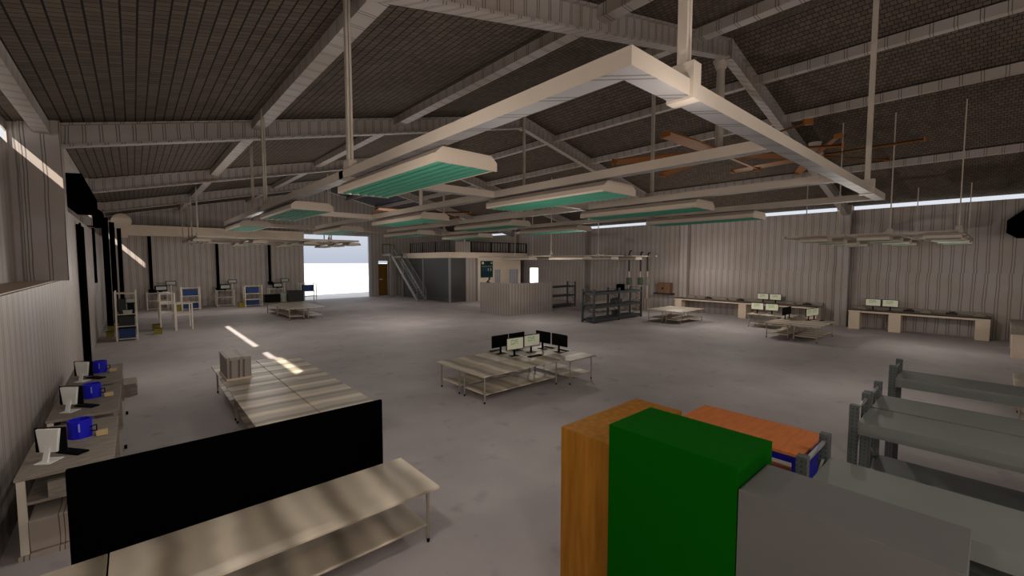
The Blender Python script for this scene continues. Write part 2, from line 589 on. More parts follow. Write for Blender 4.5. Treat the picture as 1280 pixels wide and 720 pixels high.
# far gable wall with the big doorway, brown door opening
DX0, DX1, DH = 13.1, 20.05, 6.82
BX0, BX1 = 21.12, 22.28
mb = MB()
mb.box(XL, DX0, YF, YF + .15, 0, DH)
mb.box(DX1, BX0, YF, YF + .15, 0, DH)
mb.box(BX1, XR, YF, YF + .15, 0, DH)
mb.box(BX0, BX1, YF, YF + .15, 4.07, DH)
mb.prism([(XL, DH), (XR, DH), (XR, rz(XR, .02)), (XM, rz(XM, .02)), (XL, rz(XL, .02))], 'Y', YF, YF + .15)
struct('wall_far', mb, mWall)
struct('wall_near', MB().box(XL, XR, YB - .15, YB, 0, 7.0).prism([(XL, 7.0), (XR, 7.0), (XR, rz(XR, .02)), (XM, rz(XM, .02)), (XL, rz(XL, .02))], 'Y', YB - .15, YB), mWall)
struct('trim_2', MB().box(DX0 - .06, DX0 + .05, YF - .05, YF + .2, 0, DH).box(DX1 - .05, DX1 + .25, YF - .05, YF + .2, 0, DH)
       .box(DX0 - .06, DX1 + .25, YF - .08, YF + .2, DH - .04, DH + .14), plain('pale_trim', (0.42, 0.42, 0.44), .5))
d1 = MB().box(BX0 + .03, BX1 - .03, YF + .02, YF + .09, 0.02, 3.66).build('door_1', mDoor)
d1['kind'] = 'structure'
MB().tube((BX0 + .18, YF + .02, 1.95), (BX0 + .18, YF - .10, 1.95), .05).bar((BX0 + .18, YF - .08, 1.95), (BX0 + .5, YF - .08, 1.95), .06).build('door_handle', mWhite, d1)
struct('trim_3', MB().box(BX0 - .08, BX0, YF - .04, YF, 0, 4.12).box(BX1, BX1 + .08, YF - .04, YF, 0, 4.12).box(BX0, BX1, YF - .04, YF + .1, 3.66, 3.74), plain('door_trim', (.25, .22, .19), .6))

# ------------------------------------------------------------------ portal frames
def ibeam(mb, a, b, web_h, fl_w, ty=.05):
    """I-section from a to b (given along top edge centre), hanging below"""
    a, b = Vector(a), Vector(b)
    n = Vector((0, 0, 1))
    mb.bar(a - n * (web_h / 2), b - n * (web_h / 2), .07, web_h - .04)
    mb.bar(a - n * .03, b - n * .03, fl_w, .05)
    mb.bar(a - n * (web_h - .03), b - n * (web_h - .03), fl_w, .06)
FR = [(-3.8, 'steel roof frame behind the viewer'), (6.4, 'nearest sloping steel roof frame crossing the top of the hall'),
      (16.6, 'second steel roof frame, standing on the left ledge column'), (26.8, 'third steel roof frame in the middle of the hall'),
      (37.0, 'fourth steel roof frame, closest to the far gable wall')]
for yy, lab in FR:
    fr = thing('portal_frame', lab, 'roof frame', (XM, yy, 0), group='steel roof frames')
    fr['kind'] = 'structure'
    z0l = 3.5 if yy < 17.2 else 5.6
    mbl = MB().box(-2.02, -1.28, yy - .3, yy + .3, z0l, rz(-1.28, .02))
    mbl.build('column', mBeam, fr, origin=(0, 0, 0), loc=(-XM, -yy, 0))
    MB().box(XR - .45, XR, yy - .3, yy + .3, 0, rz(XR - .45, .02)).build('column', mBeam, fr, loc=(-XM, -yy, 0))
    mb = MB(); ibeam(mb, (-1.28, yy, rz(-1.28, .02)), (XM, yy, rz(XM, .02)), .62, .28)
    mb.build('rafter', mBeam, fr, loc=(-XM, -yy, 0))
    mb = MB(); ibeam(mb, (XM, yy, rz(XM, .02)), (XR - .45, yy, rz(XR - .45, .02)), .62, .28)
    mb.build('rafter', mBeam, fr, loc=(-XM, -yy, 0))
    MB().box(XM - .08, XM + .08, yy - .16, yy + .16, rz(XM, .70), rz(XM, .03)).build('ridge_plate', mBeam, fr, loc=(-XM, -yy, 0))

PUR = [(-1.6, .30, 'purlin along the left eaves beside the clerestory'), (3.3, .34, 'wide purlin second from the left eaves'),
       (8.35, .34, 'wide purlin third from the left eaves'), (12.95, .32, 'wide purlin just left of the ridge'),
       (17.72, .26, 'thin purlin just right of the ridge'), (20.9, .24, 'thin purlin halfway down the right slope'),
       (27.05, .24, 'thin purlin low on the right slope')]
for px, w, lab in PUR:
    mb = MB()
    z1 = rz(px, .03)
    mb.prism([(px - w / 2, z1 - SL * 0 - .30), (px + w / 2, z1 - .30), (px + w / 2, z1 + (.0)), (px - w / 2, z1)], 'Y', YB, YF)
    o = mb.build('purlin', mPurlin)
    tag(o, lab, 'purlin', 'roof purlins', 'structure')

# ------------------------------------------------------------------ lighting grids
def fixture(w, L, proto_label, tubes=6):
    """tube light tray, long axis along Y, origin at its top centre"""
    r = thing('tube_light', proto_label, 'ceiling light')
    h = .20
    c = .10
    sec = [(-w / 2 + c, 0), (w / 2 - c, 0), (w / 2, -.09), (w / 2, -h + .03), (w / 2 - .04, -h), (w / 2 - .06, -.13), (-w / 2 + .06, -.13), (-w / 2 + .04, -h), (-w / 2, -h + .03), (-w / 2, -.09)]
    MB().prism(sec, 'Y', -L / 2, L / 2).build('housing', mFix, r)
    MB().prism([(-w / 2 + c, 0), (w / 2 - c, 0), (w / 2, -.09), (w / 2, -h), (-w / 2, -h), (-w / 2, -.09)], 'Y', -L / 2 - .03, -L / 2).build('end_cap', mFix, r)
    MB().prism([(-w / 2 + c, 0), (w / 2 - c, 0), (w / 2, -.09), (w / 2, -h), (-w / 2, -h), (-w / 2, -.09)], 'Y', L / 2, L / 2 + .03).build('end_cap', mFix, r)
    MB().box(-w / 2 + .06, w / 2 - .06, -L / 2, L / 2, -.15, -.131).build('reflector', mTray, r)
    for i in range(tubes):
        x = -w / 2 + .12 + (w - .24) * i / (tubes - 1)
        MB().tube((x, -L / 2 + .01, -.175), (x, L / 2 - .01, -.175), .035, 8).build('tube', mTube, r)
    return r

def grid_frame(label, X0, X1, Y0, Y1, zt, xb, yb, rods, hb=.15, wb=.2, rr=.045):
    g = thing('light_frame', label, 'hanging frame', (0, 0, 0))
    zb = zt - hb
    first = True
    for y in yb:
        mbx = MB().box(X0, X1, y - wb / 2, y + wb / 2, zb, zt)
        o = mbx.build('cross_beam', mGrid, g)
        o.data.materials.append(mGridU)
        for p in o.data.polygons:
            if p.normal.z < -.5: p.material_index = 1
    for x in xb:
        o = MB().box(x - wb / 2, x + wb / 2, Y0 + wb, Y1 - wb, zb + .002, zt + .002).build('long_beam', mGrid, g)
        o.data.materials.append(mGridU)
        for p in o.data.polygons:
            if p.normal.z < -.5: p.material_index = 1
    for (x, y) in rods:
        top = rz(x, .03)
        o = MB().bar((x - rr * .6, y, zt), (x - rr * .6, y, top), rr * .9, rr * 2).bar((x + rr * .6, y, zt), (x + rr * .6, y, top), rr * .9, rr * 2).bar((x, y + rr * .5, zt), (x, y + rr * .5, top), rr * .7).build('hanger_rod', mRod, g)
        MB().box(x - rr * 1.6, x + rr * 1.6, y - wb / 2 - .03, y + wb / 2 + .03, zb - .02, zt + .16).build('rod_bracket', mGrid, o)
    return g

rowname = ['nearest', 'middle', 'farthest']
colname = ['leftmost', 'second', 'third', 'rightmost']
# grid A, right overhead
XB = [3.0, 6.5, 10.0, 13.55]
YBm = [2.02, 8.0, 14.8, 21.2]
grid_frame('large pale hanging light frame overhead, its corner pointing at the viewer', 2.9, 13.75, 1.92, 21.3, 5.64, XB, YBm,
           [(3.9, 2.02), (12.2, 2.02), (3.0, 7.8), (13.6, 8.1), (3.15, 15.1), (13.6, 14.6), (3.9, 20.9), (13.1, 20.6)])
fx = fixture(1.0, 3.4, 'nearest tube light of the overhead frame, leftmost row, showing its green underside')
gA = 'tube lights under the big overhead frame'
k = 0
for i, bx in enumerate(XB):
    for j, cy in enumerate((6.5, 13.1, 19.7)):
        lab = 'green-tubed light on the big overhead frame, %s of the %s line from the left' % (rowname[j], ['first', 'second', 'third', 'fourth'][i])
        loc = (bx + .42, cy, 5.47)
        if k == 0:
            fx.location = loc; fx['label'] = lab; fx['group'] = gA
        else:
            dup(fx, loc, 0, lab, gA)
        k += 1
# grid B, right by the wall (smaller)
XB2 = [22.5, 25.3, 28.1, 30.9]
YB2 = [1.0, 2.7, 4.4, 6.6]
grid_frame('distant light frame hanging low in front of the right wall', 22.3, 31.1, .95, 6.7, 5.13, XB2, YB2,
           [(22.5, 1.05), (30.9, 1.1), (30.9, 3.0), (22.5, 2.95), (22.5, 4.6), (25.7, 6.6), (30.9, 6.4)], .09, .12, .018)
fb = fixture(.8, .95, '', 4)
k = 0
for i, bx in enumerate(XB2):
    for j, cy in enumerate((1.45, 3.4, 5.4)):
        lab = 'small tube light, right-wall frame, %s from the wall, %s group from the right' % (['fourth', 'third', 'second', 'first'][i], ['first', 'second', 'third'][j])
        loc = (bx, cy, 5.035)
        if k == 0:
            fb.location = loc; fb['label'] = lab; fb['group'] = 'tube lights under the right wall frame'
        else:
            dup(fb, loc, 0, lab, 'tube lights under the right wall frame')
        k += 1
# grid C, far left
XB3 = [3.1, 6.4, 9.7, 13.0]
YB3 = [33.0, 36.5, 40.0, 43.5]
grid_frame('far light frame hanging in front of the big doorway and far left wall', 3.0, 13.2, 32.9, 43.6, 5.62, XB3, YB3,
           [(3.1, 33.0), (3.1, 36.5), (3.1, 43.5), (3.2, 40.0), (11.0, 33.0), (12.3, 36.4), (12.9, 40.0)], .14, .18, .035)
fc = fixture(.95, 1.5, '', 4)
k = 0
for i, bx in enumerate(XB3):
    for j, cy in enumerate((34.75, 38.25, 41.75)):
        lab = 'small tube light under the far left frame, %s row, %s line from left' % (rowname[j], ['first', 'second', 'third', 'fourth'][i])
        loc = (bx + .3, cy, 5.47)
        if k == 0:
            fc.location = loc; fc['label'] = lab; fc['group'] = 'tube lights under the far left frame'
        else:
            dup(fc, loc, 0, lab, 'tube lights under the far left frame')
        k += 1
# grid D, far right seen edge on
XB4 = [22.2, 25.2, 28.2]
YB4 = [17.0, 22.0, 27.0]
grid_frame('edge-on light frame hanging level with the eye above the tall grey racks', 22.1, 28.4, 16.2, 29.5, 4.42, XB4, YB4,
           [(22.2, 21.0), (25.2, 26.0), (26.3, 29.4), (24.4, 18.6)], .09, .14, .02)
fd = fixture(.9, 3.0, '', 4)
k = 0
for i, bx in enumerate(XB4):
    for j, cy in enumerate((19.3, 24.4)):
        lab = 'edge-on tube light below the eye-level frame, %s half, %s line from the left' % (['near', 'far'][j], ['first', 'second', 'third'][i])
        loc = (bx, cy, 4.325)
        if k == 0:
            fd.location = loc; fd['label'] = lab; fd['group'] = 'tube lights under the eye-level frame'
        else:
            dup(fd, loc, 0, lab, 'tube lights under the eye-level frame')
        k += 1

# ------------------------------------------------------------------ ceiling fans
def fan(label, x, y, zc, ph):
    r = thing('ceiling_fan', label, 'ceiling fan', (x, y, zc), group='large orange ceiling fans')
    top = rz(x, .6) - zc
    MB().tube((0, 0, .12), (0, 0, top), .13, 14).build('down_rod', mRod, r)
    MB().tube((0, 0, top - .28), (0, 0, top), .16, 14, .26).build('rod_collar', mRod, r)
    MB().tube((0, 0, -.16), (0, 0, .12), .34, 18).build('hub', mRod, r)
    for i in range(6):
        a = math.radians(ph + 60 * i)
        d = Vector((math.cos(a), math.sin(a), 0)); s = Vector((-d.y, d.x, 0))
        mb = MB()
        vs = []
        for q, (rad, wd) in enumerate(((.3, .13), (1.4, .17), (2.6, .16), (3.6, .12))):
            zz = -.02 * q
            row = [mb.bm.verts.new(d * rad + s * (sg * wd) + Vector((0, 0, zz + sg * .06 + th))) for sg, th in ((-1, -.02), (1, -.02), (1, .02), (-1, .02))]
            vs.append(row)
        for p, q in zip(vs, vs[1:]):
            for e in range(4):
                mb.bm.faces.new([p[e], p[(e + 1) % 4], q[(e + 1) % 4], q[e]])
        mb.bm.faces.new(vs[0][::-1]); mb.bm.faces.new(vs[-1])
        mb.bm.normal_update()
        b = mb.build('blade', mFan, r)
        MB().bar(d * 3.56 - s * .13 + Vector((0, 0, -.08)), d * 3.56 + s * .13 + Vector((0, 0, -.04)), .07, .16).build('blade_tip', mFan, b)
    return r
fan('orange six-bladed ceiling fan hanging from the nearest roof frame ridge', 15.35, 6.62, 7.75, 0)
fan('orange ceiling fan half hidden beyond the overhead light frame, middle of the hall', 15.3, 27.0, 7.42, 10)
fan('orange ceiling fan seen nearly edge-on in front of the dark right roof slope', 22.6, 5.6, 8.6, 25)

# ------------------------------------------------------------------ roller shutters, black gear
def heater(label, pts, y0, y1, ax='Y'):
    if ax == 'X':
        r = thing('unit_heater', label, 'heater', (33.0, -1.1, 5.5), group='black unit heaters on the side walls')
        ox = dict(loc=(-33.0, 1.1, -5.5))
        MB().prism(pts, 'X', y0, y1).build('casing', mBlackMat, r, **ox)
        MB().tube((y0 - .03, -1.1, 5.9), (y0 + .02, -1.1, 5.9), .4, 18).build('fan_grille', mBlackMat, r, **ox)
        return r
    r = thing('unit_heater', label, 'heater', (pts[0][0], y0, 5.5), group='black unit heaters on the side walls')
    ox = dict(loc=(-pts[0][0], -y0, -5.5))
    MB().prism(pts, 'Y', y0, y1).build('casing', mBlackMat, r, **ox)
    cx = sum(p[0] for p in pts) / len(pts); cz = sum(p[1] for p in pts) / len(pts)
    MB().tube((cx, y0 - .03, cz), (cx, y0 + .02, cz), .3, 18).build('fan_grille', mBlackMat, r, **ox)
    return r
heater('large black angular unit heater hung from the left wall beside the sunlit column',
       [(-1.5, 6.5), (-1.32, 6.5), (-1.0, 6.52), (-.72, 5.79), (-.72, 5.51), (-.81, 5.36), (-1.15, 5.36), (-1.36, 5.58), (-1.5, 5.6)], 17.55, 17.85)
heater('smaller-looking black unit heater further along the left wall',
       [(-1.5, 6.9), (-1.3, 6.9), (-1.08, 6.33), (-.95, 6.09), (-.96, 5.64), (-1.01, 5.54), (-1.22, 5.53), (-1.5, 5.6)], 27.0, 27.5)
heater('black unit heater on the right wall, cut by the right edge of the view',
       [(-.12, 5.44), (-.12, 6.0), (-.75, 6.6), (-1.7, 6.6), (-2.1, 6.0), (-2.1, 5.4), (-1.6, 5.15), (-.5, 5.15)], 32.1, 33.2, 'X')
r = thing('black_door_panel', 'floor-length black panel on the left wall beneath the unit heater', 'panel', (-1.44, 23.2, 0))
MB().box(-.05, .03, -1.1, 1.1, 0, 5.35).build('leaf', mBlackMat, r)
MB().box(.03, .08, -1.15, -1.0, 0, 5.4).build('edge_strip', mBlackMat, r)
MB().box(-1.5, -1.42, 30.5, 31.3, 2.9, 5.7).build('cable_duct', mBlackMat)
tag(bpy.data.objects['cable_duct'], 'thin black duct on the left wall under the further unit heater', 'duct')
for i, (x, zt, zb, w) in enumerate([(-1.2, 6.7, 1.0, .30), (-.93, 6.5, 1.0, .26), (-.62, 6.2, 2.0, .22)]):
    o = MB().tube((x, 36.5 + i * 1.2, 0.0), (x, 36.5 + i * 1.2, zt), w / 2, 12).build('vertical_pipe', mBlackMat, origin=(x, 36.5 + i * 1.2, 0.0))
    tag(o, 'black vertical pipe at the far left wall, %s of three from the left' % ['first', 'second', 'third'][i], 'pipe', 'black pipes by the far left wall')
# tan shutter across far left wall
r = thing('roller_shutter', 'long tan roller shutter box across the far wall, left of the big doorway', 'roller shutter', (6, 46.6, 6.5))
MB().box(-.2, 12.95, 46.2, 47.15, 6.1, 6.95).build('shutter_box', mCream, r, loc=(-6, -46.6, -6.5))
MB().tube((-.55, 45.9, 7.15), (-.55, 47.0, 7.15), .62, 24).build('drum_end', mCream, r, loc=(-6, -46.6, -6.5))
MB().box(-.95, -.2, 46.0, 47.1, 5.9, 7.2).build('end_bracket', mCream, r, loc=(-6, -46.6, -6.5))
for i, (x, zb) in enumerate([(1.1, 1.5), (5.75, 1.45), (9.95, 1.9)]):
    r = thing('air_drop_pipe', 'black drop pipe on the far wall, %s from the left' % ['first', 'second', 'third'][i], 'pipe', (x, 46.9, 0), group='black drop pipes on the far wall')
    MB().tube((0, 0, zb + .1), (0, 0, 6.09), .12, 10).build('pipe', mBlackMat, r)
    MB().tube((0, 0, zb - .15), (0, 0, zb + .15), .16, 12, .24).bar((0, 0, zb), (.5, 0, zb - .1), .2).build('pipe_outlet', mBlackMat, r)

# ------------------------------------------------------------------ tables
def make_table(L, W, along='X', h=.82):
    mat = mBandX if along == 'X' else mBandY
    r = thing('work_table', '', 'table')
    lx, ly = (L, W) if along == 'X' else (W, L)
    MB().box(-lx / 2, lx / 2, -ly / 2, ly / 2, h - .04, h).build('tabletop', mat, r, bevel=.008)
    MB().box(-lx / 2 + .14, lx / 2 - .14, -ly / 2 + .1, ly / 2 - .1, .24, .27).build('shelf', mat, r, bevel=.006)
    for sx in (-1, 1):
        for sy in (-1, 1):
            x, y = sx * (lx / 2 - .13), sy * (ly / 2 - .11)
            lg = MB().tube((x, y, .06), (x, y, h - .04), .024, 10).build('leg', mLeg, r)
            MB().tube((x, y, 0), (x, y, .06), .022, 10, .026).build('foot', mBlack, lg)
    return r
tabX = make_table(3.2, 1.2, 'X')
tabY = make_table(3.25, 1.17, 'Y')
usedX, usedY = [False], [False]
def table(x, y, lab, grp, along='X'):
    p, u = (tabX, usedX) if along == 'X' else (tabY, usedY)
    if not u[0]:
        u[0] = True
        p.location = (x, y, 0); p['label'] = lab; p['group'] = grp
        return p
    return dup(p, (x, y, 0), 0, lab, grp)
g = 'beige two-tier work tables'
# near table wants its own length
tn = make_table(3.46, 1.18, 'X')
tn.location = (1.41, 5.71, 0); tn['label'] = 'nearest beige work table, in front of the long black panel'; tn['group'] = g
# shorten: the wall stands at -1.5, so the left table is a short one
def short_table(x0, x1, y0, y1, lab):
    r = make_table(x1 - x0, y1 - y0, 'X'); r.location = ((x0 + x1) / 2, (y0 + y1) / 2, 0); r['label'] = lab; r['group'] = g
    return r
short_table(-1.44, -.335, 5.12, 6.30, 'short beige table in the lower left corner, left of the nearest table')
table(2.24, 14.07, 'long beige table with the grooved crate, back left of the left table block', g, 'Y')
table(3.43, 14.07, 'long beige table with the sunlit patch, back right of the left table block', g, 'Y')
table(2.24, 10.78, 'long beige table behind the black panel, front left of the left table block', g, 'Y')
table(3.43, 10.78, 'long beige table behind the black panel, front right of the left table block', g, 'Y')
table(8.72, 9.88, 'beige table at the front of the centre cluster, keyboard on it', g, 'X')
table(8.72, 11.13, 'beige table behind the front one in the centre cluster', g, 'X')
tc_ = make_table(2.5, 1.35, 'Y'); tc_.location = (11.03, 10.2, 0); tc_['label'] = 'beige table at the right end of the centre cluster'; tc_['group'] = g
table(26.4, 6.25, 'front beige table of the right-hand cluster before the wall bench', g, 'X')
table(26.4, 7.5, 'back beige table of the right-hand cluster before the wall bench', g, 'X')
td_ = dup(tc_, (28.75, 8.9, 0), 0, 'beige table crosswise behind the right-hand cluster, two bright monitors on it', g)
table(27.3, 13.7, 'front empty beige table right of the tall grey racks', g, 'X')
table(27.3, 14.95, 'back empty beige table right of the tall grey racks', g, 'X')
table(8.25, 33.1, 'beige table before the big doorway, front left of its block', g, 'Y')
table(9.45, 33.1, 'beige table before the big doorway, front right of its block', g, 'Y')
table(8.25, 36.4, 'beige table before the big doorway, back left of its block under gear', g, 'Y')
table(9.45, 36.4, 'beige table before the big doorway, back right of its block under gear', g, 'Y')
table(24.3, 25.2, 'small distant beige table in front of the low ribbed partition', g, 'X')
table(28.2, 20.6, 'small distant beige table glimpsed behind the tall grey racks', g, 'X')

# long black screen behind nearest table
r = thing('desk_screen', 'long matt black desk screen standing behind the nearest table', 'desk screen', (1.1, 6.36, 0))
MB().box(-1.72, 1.76, -.03, .03, .55, 1.83).build('panel', mBlackMat, r, bevel=.02)
MB().box(-1.5, -1.42, -.05, .05, 0, .6).build('support_leg', mBlackMat, r)
MB().box(1.42, 1.5, -.05, .05, 0, .6).build('support_leg', mBlackMat, r)
# grooved crate
r = thing('crate', 'grooved beige crate standing on the back left table', 'crate', (2.02, 13.95, .82))
MB().box(-.28, .28, -.62, .62, 0, .62).build('body', mPart, r, bevel=.02)
MB().box(-.30, .30, -.64, .64, .02, .08).build('base_rim', mCream, r)
MB().box(-.29, .29, -.63, .63, .56, .63).build('lid', mDeskP, r, bevel=.01)

# ------------------------------------------------------------------ monitors
def make_monitor(w, h, screen=True):
    r = thing('monitor', '', 'monitor')
    MB().box(-w / 2, w / 2, -.02, .02, .22, .22 + h).build('panel', mBlack, r, bevel=.006)
    if screen:
        MB().box(-w / 2 + .025, w / 2 - .025, -.024, -.019, .245, .22 + h - .025).build('screen', mScreen, r)
    MB().box(-.03, .03, .01, .05, .01, .34).build('stand', mBlack, r)
    MB().box(-.17, .17, -.06, .14, 0, .015).build('base', mBlack, r, bevel=.004)
    return r
mon = make_monitor(.72, .42)
musd = [False]
def monitor(x, y, z, rot, lab, grp='desk monitors'):
    if not musd[0]:
        musd[0] = True
        mon.location = (x, y, z); mon.rotation_euler.z = rot; mon['label'] = lab; mon['group'] = grp
        return mon
    return dup(mon, (x, y, z), rot, lab, grp)
PI = math.pi
TZ = .82
monitor(9.52, 10.66, TZ, -.08, 'lit monitor with green text, left of the bright pair in the centre cluster')
monitor(10.36, 10.72, TZ, -.08, 'lit monitor with green text, right of the bright pair in the centre cluster')
monitor(9.42, 11.32, TZ, PI, 'black monitor back, far left of the centre cluster')
monitor(10.2, 11.32, TZ, PI, 'black monitor back behind the bright pair in the centre cluster')
monitor(11.12, 11.32 - .42, TZ, PI / 2, 'black monitor back, further of the two on the right side of the centre cluster')
monitor(11.12, 10.1, TZ, PI / 2, 'black monitor back, nearer of the two on the right side of the centre cluster')
monitor(28.7, 9.75, TZ, -PI / 2, 'lit monitor, left of the lower bright pair on the right-hand cluster')
monitor(28.7, 8.95, TZ, -PI / 2, 'lit monitor, right of the lower bright pair on the right-hand cluster')
monitor(26.9, 7.75, TZ, PI, 'black monitor back, left of the two angled ones on the right-hand cluster')
monitor(27.6, 7.75, TZ, PI, 'black monitor back, right of the two angled ones on the right-hand cluster')
monitor(27.3, 6.7, TZ, -.2, 'narrow-looking lit monitor, left of the right-hand cluster pair')
monitor(27.95, 6.6, TZ, -.2, 'narrow-looking lit monitor, right of the right-hand cluster pair')
BZ = 1.16
monitor(32.62, 10.75, BZ, -PI / 2, 'lit monitor on the far wall bench, left of the upper pair')
monitor(32.62, 9.98, BZ, -PI / 2, 'lit monitor on the far wall bench, right of the upper pair')
monitor(32.62, 4.85, BZ, -PI / 2, 'lit monitor on the near wall bench, left of the two')
monitor(32.62, 4.08, BZ, -PI / 2, 'lit monitor on the near wall bench, right of the two')

def keyboard(x, y, z, rot, lab, L=.46):
    r = thing('keyboard', lab, 'keyboard', (x, y, z), rot, 'black keyboards')
    MB().box(-L / 2, L / 2, -.08, .08, 0, .02).build('case', mBlack, r, bevel=.005)
    mb = MB()
    for i in range(12):
        for j in range(4):
            cx = -L / 2 + .03 + i * (L - .06) / 11
            mb.box(cx - .013, cx + .013, -.06 + j * .036, -.034 + j * .036, .02, .028)
    mb.build('keys', mBlack, r)
    return r
keyboard(10.02, 10.2, TZ, 0, 'black keyboard in front of the bright monitor pair, centre cluster', .6)
keyboard(9.55, 11.75, TZ, 0, 'black keyboard behind the far left black monitor, centre cluster')
keyboard(10.25, 11.6, TZ, 0, 'black keyboard behind the bright pair, centre cluster')
keyboard(11.42, 10.9, TZ, PI / 2, 'black keyboard beside the further right-side black monitor, centre cluster')
keyboard(11.42, 10.2, TZ, PI / 2, 'black keyboard beside the nearer right-side black monitor, centre cluster')
keyboard(26.9, 8.02, TZ, 0, 'black keyboard behind the angled black monitors, right-hand cluster')
keyboard(27.7, 6.2, TZ, 0, 'black keyboard at the front right of the right-hand cluster')

# ------------------------------------------------------------------ wall benches (right)
def bench(label, y0, y1, peds):
    r = thing('long_bench', label, 'workbench', (32.6, (y0 + y1) / 2, 0), group='long benches along the right wall')
    ox = dict(loc=(-32.6, -(y0 + y1) / 2, 0))
    MB().box(32.05, 33.15, y0, y1, 1.10, 1.16).build('worktop', mDeskW, r, **ox)
    MB().box(32.02, 32.05, y0, y1, 1.11, 1.165).build('front_edge', mDark, r, **ox)
    MB().box(32.06, 32.12, y0 + .05, y1 - .05, 1.0, 1.10).build('apron', mCream, r, **ox)
    MB().box(33.0, 33.14, y0, y1, 1.16, 1.34).build('backsplash', mDeskW, r, **ox)
    for p in peds:
        MB().box(32.1, 33.05, p - .26, p + .26, 0, 1.10).build('pedestal', mCream, r, bevel=.01, **ox)
    return r
bench('near long bench with three cream pedestals along the right wall', .18, 5.95, (.45, 3.8, 5.62))
bench('far long bench along the right wall, right of the tall racks', 7.4, 17.0, (7.75, 11.9, 16.65))
# small dark fittings along benches
for i, (yy) in enumerate((.6, 1.6, 2.6, 3.3, 5.4, 8.2, 9.1, 12.3, 13.4, 14.6, 15.8)):
    o = MB().box(-.12, .12, -.22, .22, 0, .10).box(-.05, .05, -.14, .1, .10, .16).build('tool_tray', mDark if i % 2 else mDeskW, loc=(32.8, yy, BZ))
    tag(o, 'small low tool tray at the back of the right wall benches, %s from the right' % ['first', 'second', 'third', 'fourth', 'fifth', 'sixth', 'seventh', 'eighth', 'ninth', 'tenth', 'eleventh'][i], 'tray', 'tool trays on the wall benches')
# desk at right edge
r = thing('counter', 'cream counter with ribbed top cut by the right edge of the view', 'counter', (29.0, -1.5, 0))
MB().box(-1.7, 1.8, -1.2, 1.08, .98, 1.30).build('counter_top', mDeskW, r)
MB().box(-1.68, -1.0, -1.1, 1.04, 0, .98).build('pedestal', mCream, r, bevel=.01)
MB().box(1.2, 1.75, -1.1, 1.04, 0, .98).build('pedestal', mCream, r, bevel=.01)
MB().box(-1.72, -1.70, .2, .6, 1.06, 1.12).build('slot', mBlack, r)
table(16.95, -2.0, 'beige banded table at the right edge beyond the grey racks, nearer of two', g, 'Y')
table(18.15, -2.0, 'beige banded table at the right edge beyond the grey racks, farther of two', g, 'Y')

# ------------------------------------------------------------------ racks
def rack(label, x0, x1, ytop, bays, bay, H=2.2, shelves=(.20, 1.08, 2.0), th=.16, ms=mRack, mp=mRackP, along='Y', pw=.09, name='shelving_rack', blue=None, mdeck=None):
    """shelving rack: bays run along -Y from ytop (along='Y') or along +X from x0 (along='X')"""
    r = thing(name, label, 'shelving rack', (x0, ytop, 0))
    L = bays * bay
    for b in range(bays + 1):
        if along == 'Y':
            c = ytop - b * bay
            ends = ((x0, c), (x1, c))
            y0, y1 = c - pw / 2, c + pw / 2
            A, B = (0 + pw / 2, -b * bay), (x1 - x0 - pw / 2, -b * bay)
        else:
            A, B = (b * bay, pw / 2), (b * bay, x1 - pw / 2)   # x1 = depth here
        for (px, py) in (A, B):
            MB().box(px - pw / 2, px + pw / 2, py - pw / 2, py + pw / 2, 0, H).build('post', mp, r)
        mb = MB()
        zz = .15
        sgn = 0
        while zz + .45 <= H - .05:
            p, q = (A, B) if sgn else (B, A)
            mb.bar((p[0], p[1], zz), (q[0], q[1], zz + .45), .025)
            zz += .45; sgn = 1 - sgn
        mb.bar((A[0], A[1], H - .08), (B[0], B[1], H - .08), .03)
        mb.build('brace', mBrace if mp is mRackP else mp, r)
        if b < bays:
            for s in shelves:
                if along == 'Y':
                    MB().box(.02, x1 - x0 - .02, -(b + 1) * bay + pw / 2, -b * bay - pw / 2, s - th, s).build('shelf', mdeck or ms, r)
                else:
                    MB().box(b * bay + pw / 2, (b + 1) * bay - pw / 2, .02, x1 - .02, s - th, s).build('shelf', mdeck or ms, r)
    return r
rack('grey shelving rack nearest the viewer, beside the grey cabinet', 4.55, 5.42, 1.13, 2, 2.8, H=2.2, shelves=(.20, 1.05, 1.95))
rack('grey shelving rack, left one of the back-to-back pair', 6.70, 7.53, 1.13, 2, 2.8)
rack('grey shelving rack, right one of the back-to-back pair', 7.55, 8.38, 1.13, 2, 2.8)
rack('grey shelving rack furthest right of the foreground racks', 9.78, 10.6, 1.15, 2, 2.8)
rack('tall dark grey rack standing alone in the middle of the floor', 22.15, 1.05, 17.1, 2, 2.75, shelves=(.24, 1.10, 1.98), th=.16, ms=mRackD, mp=mRackD, along='X', pw=.11)
rack('dark grey rack against the end of the low ribbed partition', 26.4, 1.0, 25.1, 1, 3.3, H=2.2, shelves=(.24, 1.06, 1.85), th=.12, ms=mRackD, mp=mRackD, along='X', pw=.10)
# things on the tall rack
o = MB().box(-.25, .25, -.2, .2, 0, .42).build('black_case', mBlackMat, loc=(25.9, 17.75, 1.98), bevel=.02)
tag(o, 'small black case on top of the tall dark rack', 'case')
for i, (x, z, w) in enumerate(((25.1, 1.10, .2), (25.6, 1.10, .16), (25.3, .24, .2))):
    o = MB().box(-w, w, -.2, .2, 0, .3).box(-w * .6, w * .6, -.1, .1, .3, .36).build('equipment_box', mCloth, loc=(x, 17.7, z), bevel=.01)
    tag(o, 'small dark equipment box on a shelf of the tall dark rack, %s' % ['middle shelf left', 'middle shelf right', 'bottom shelf'][i], 'box', 'dark boxes in the tall rack')

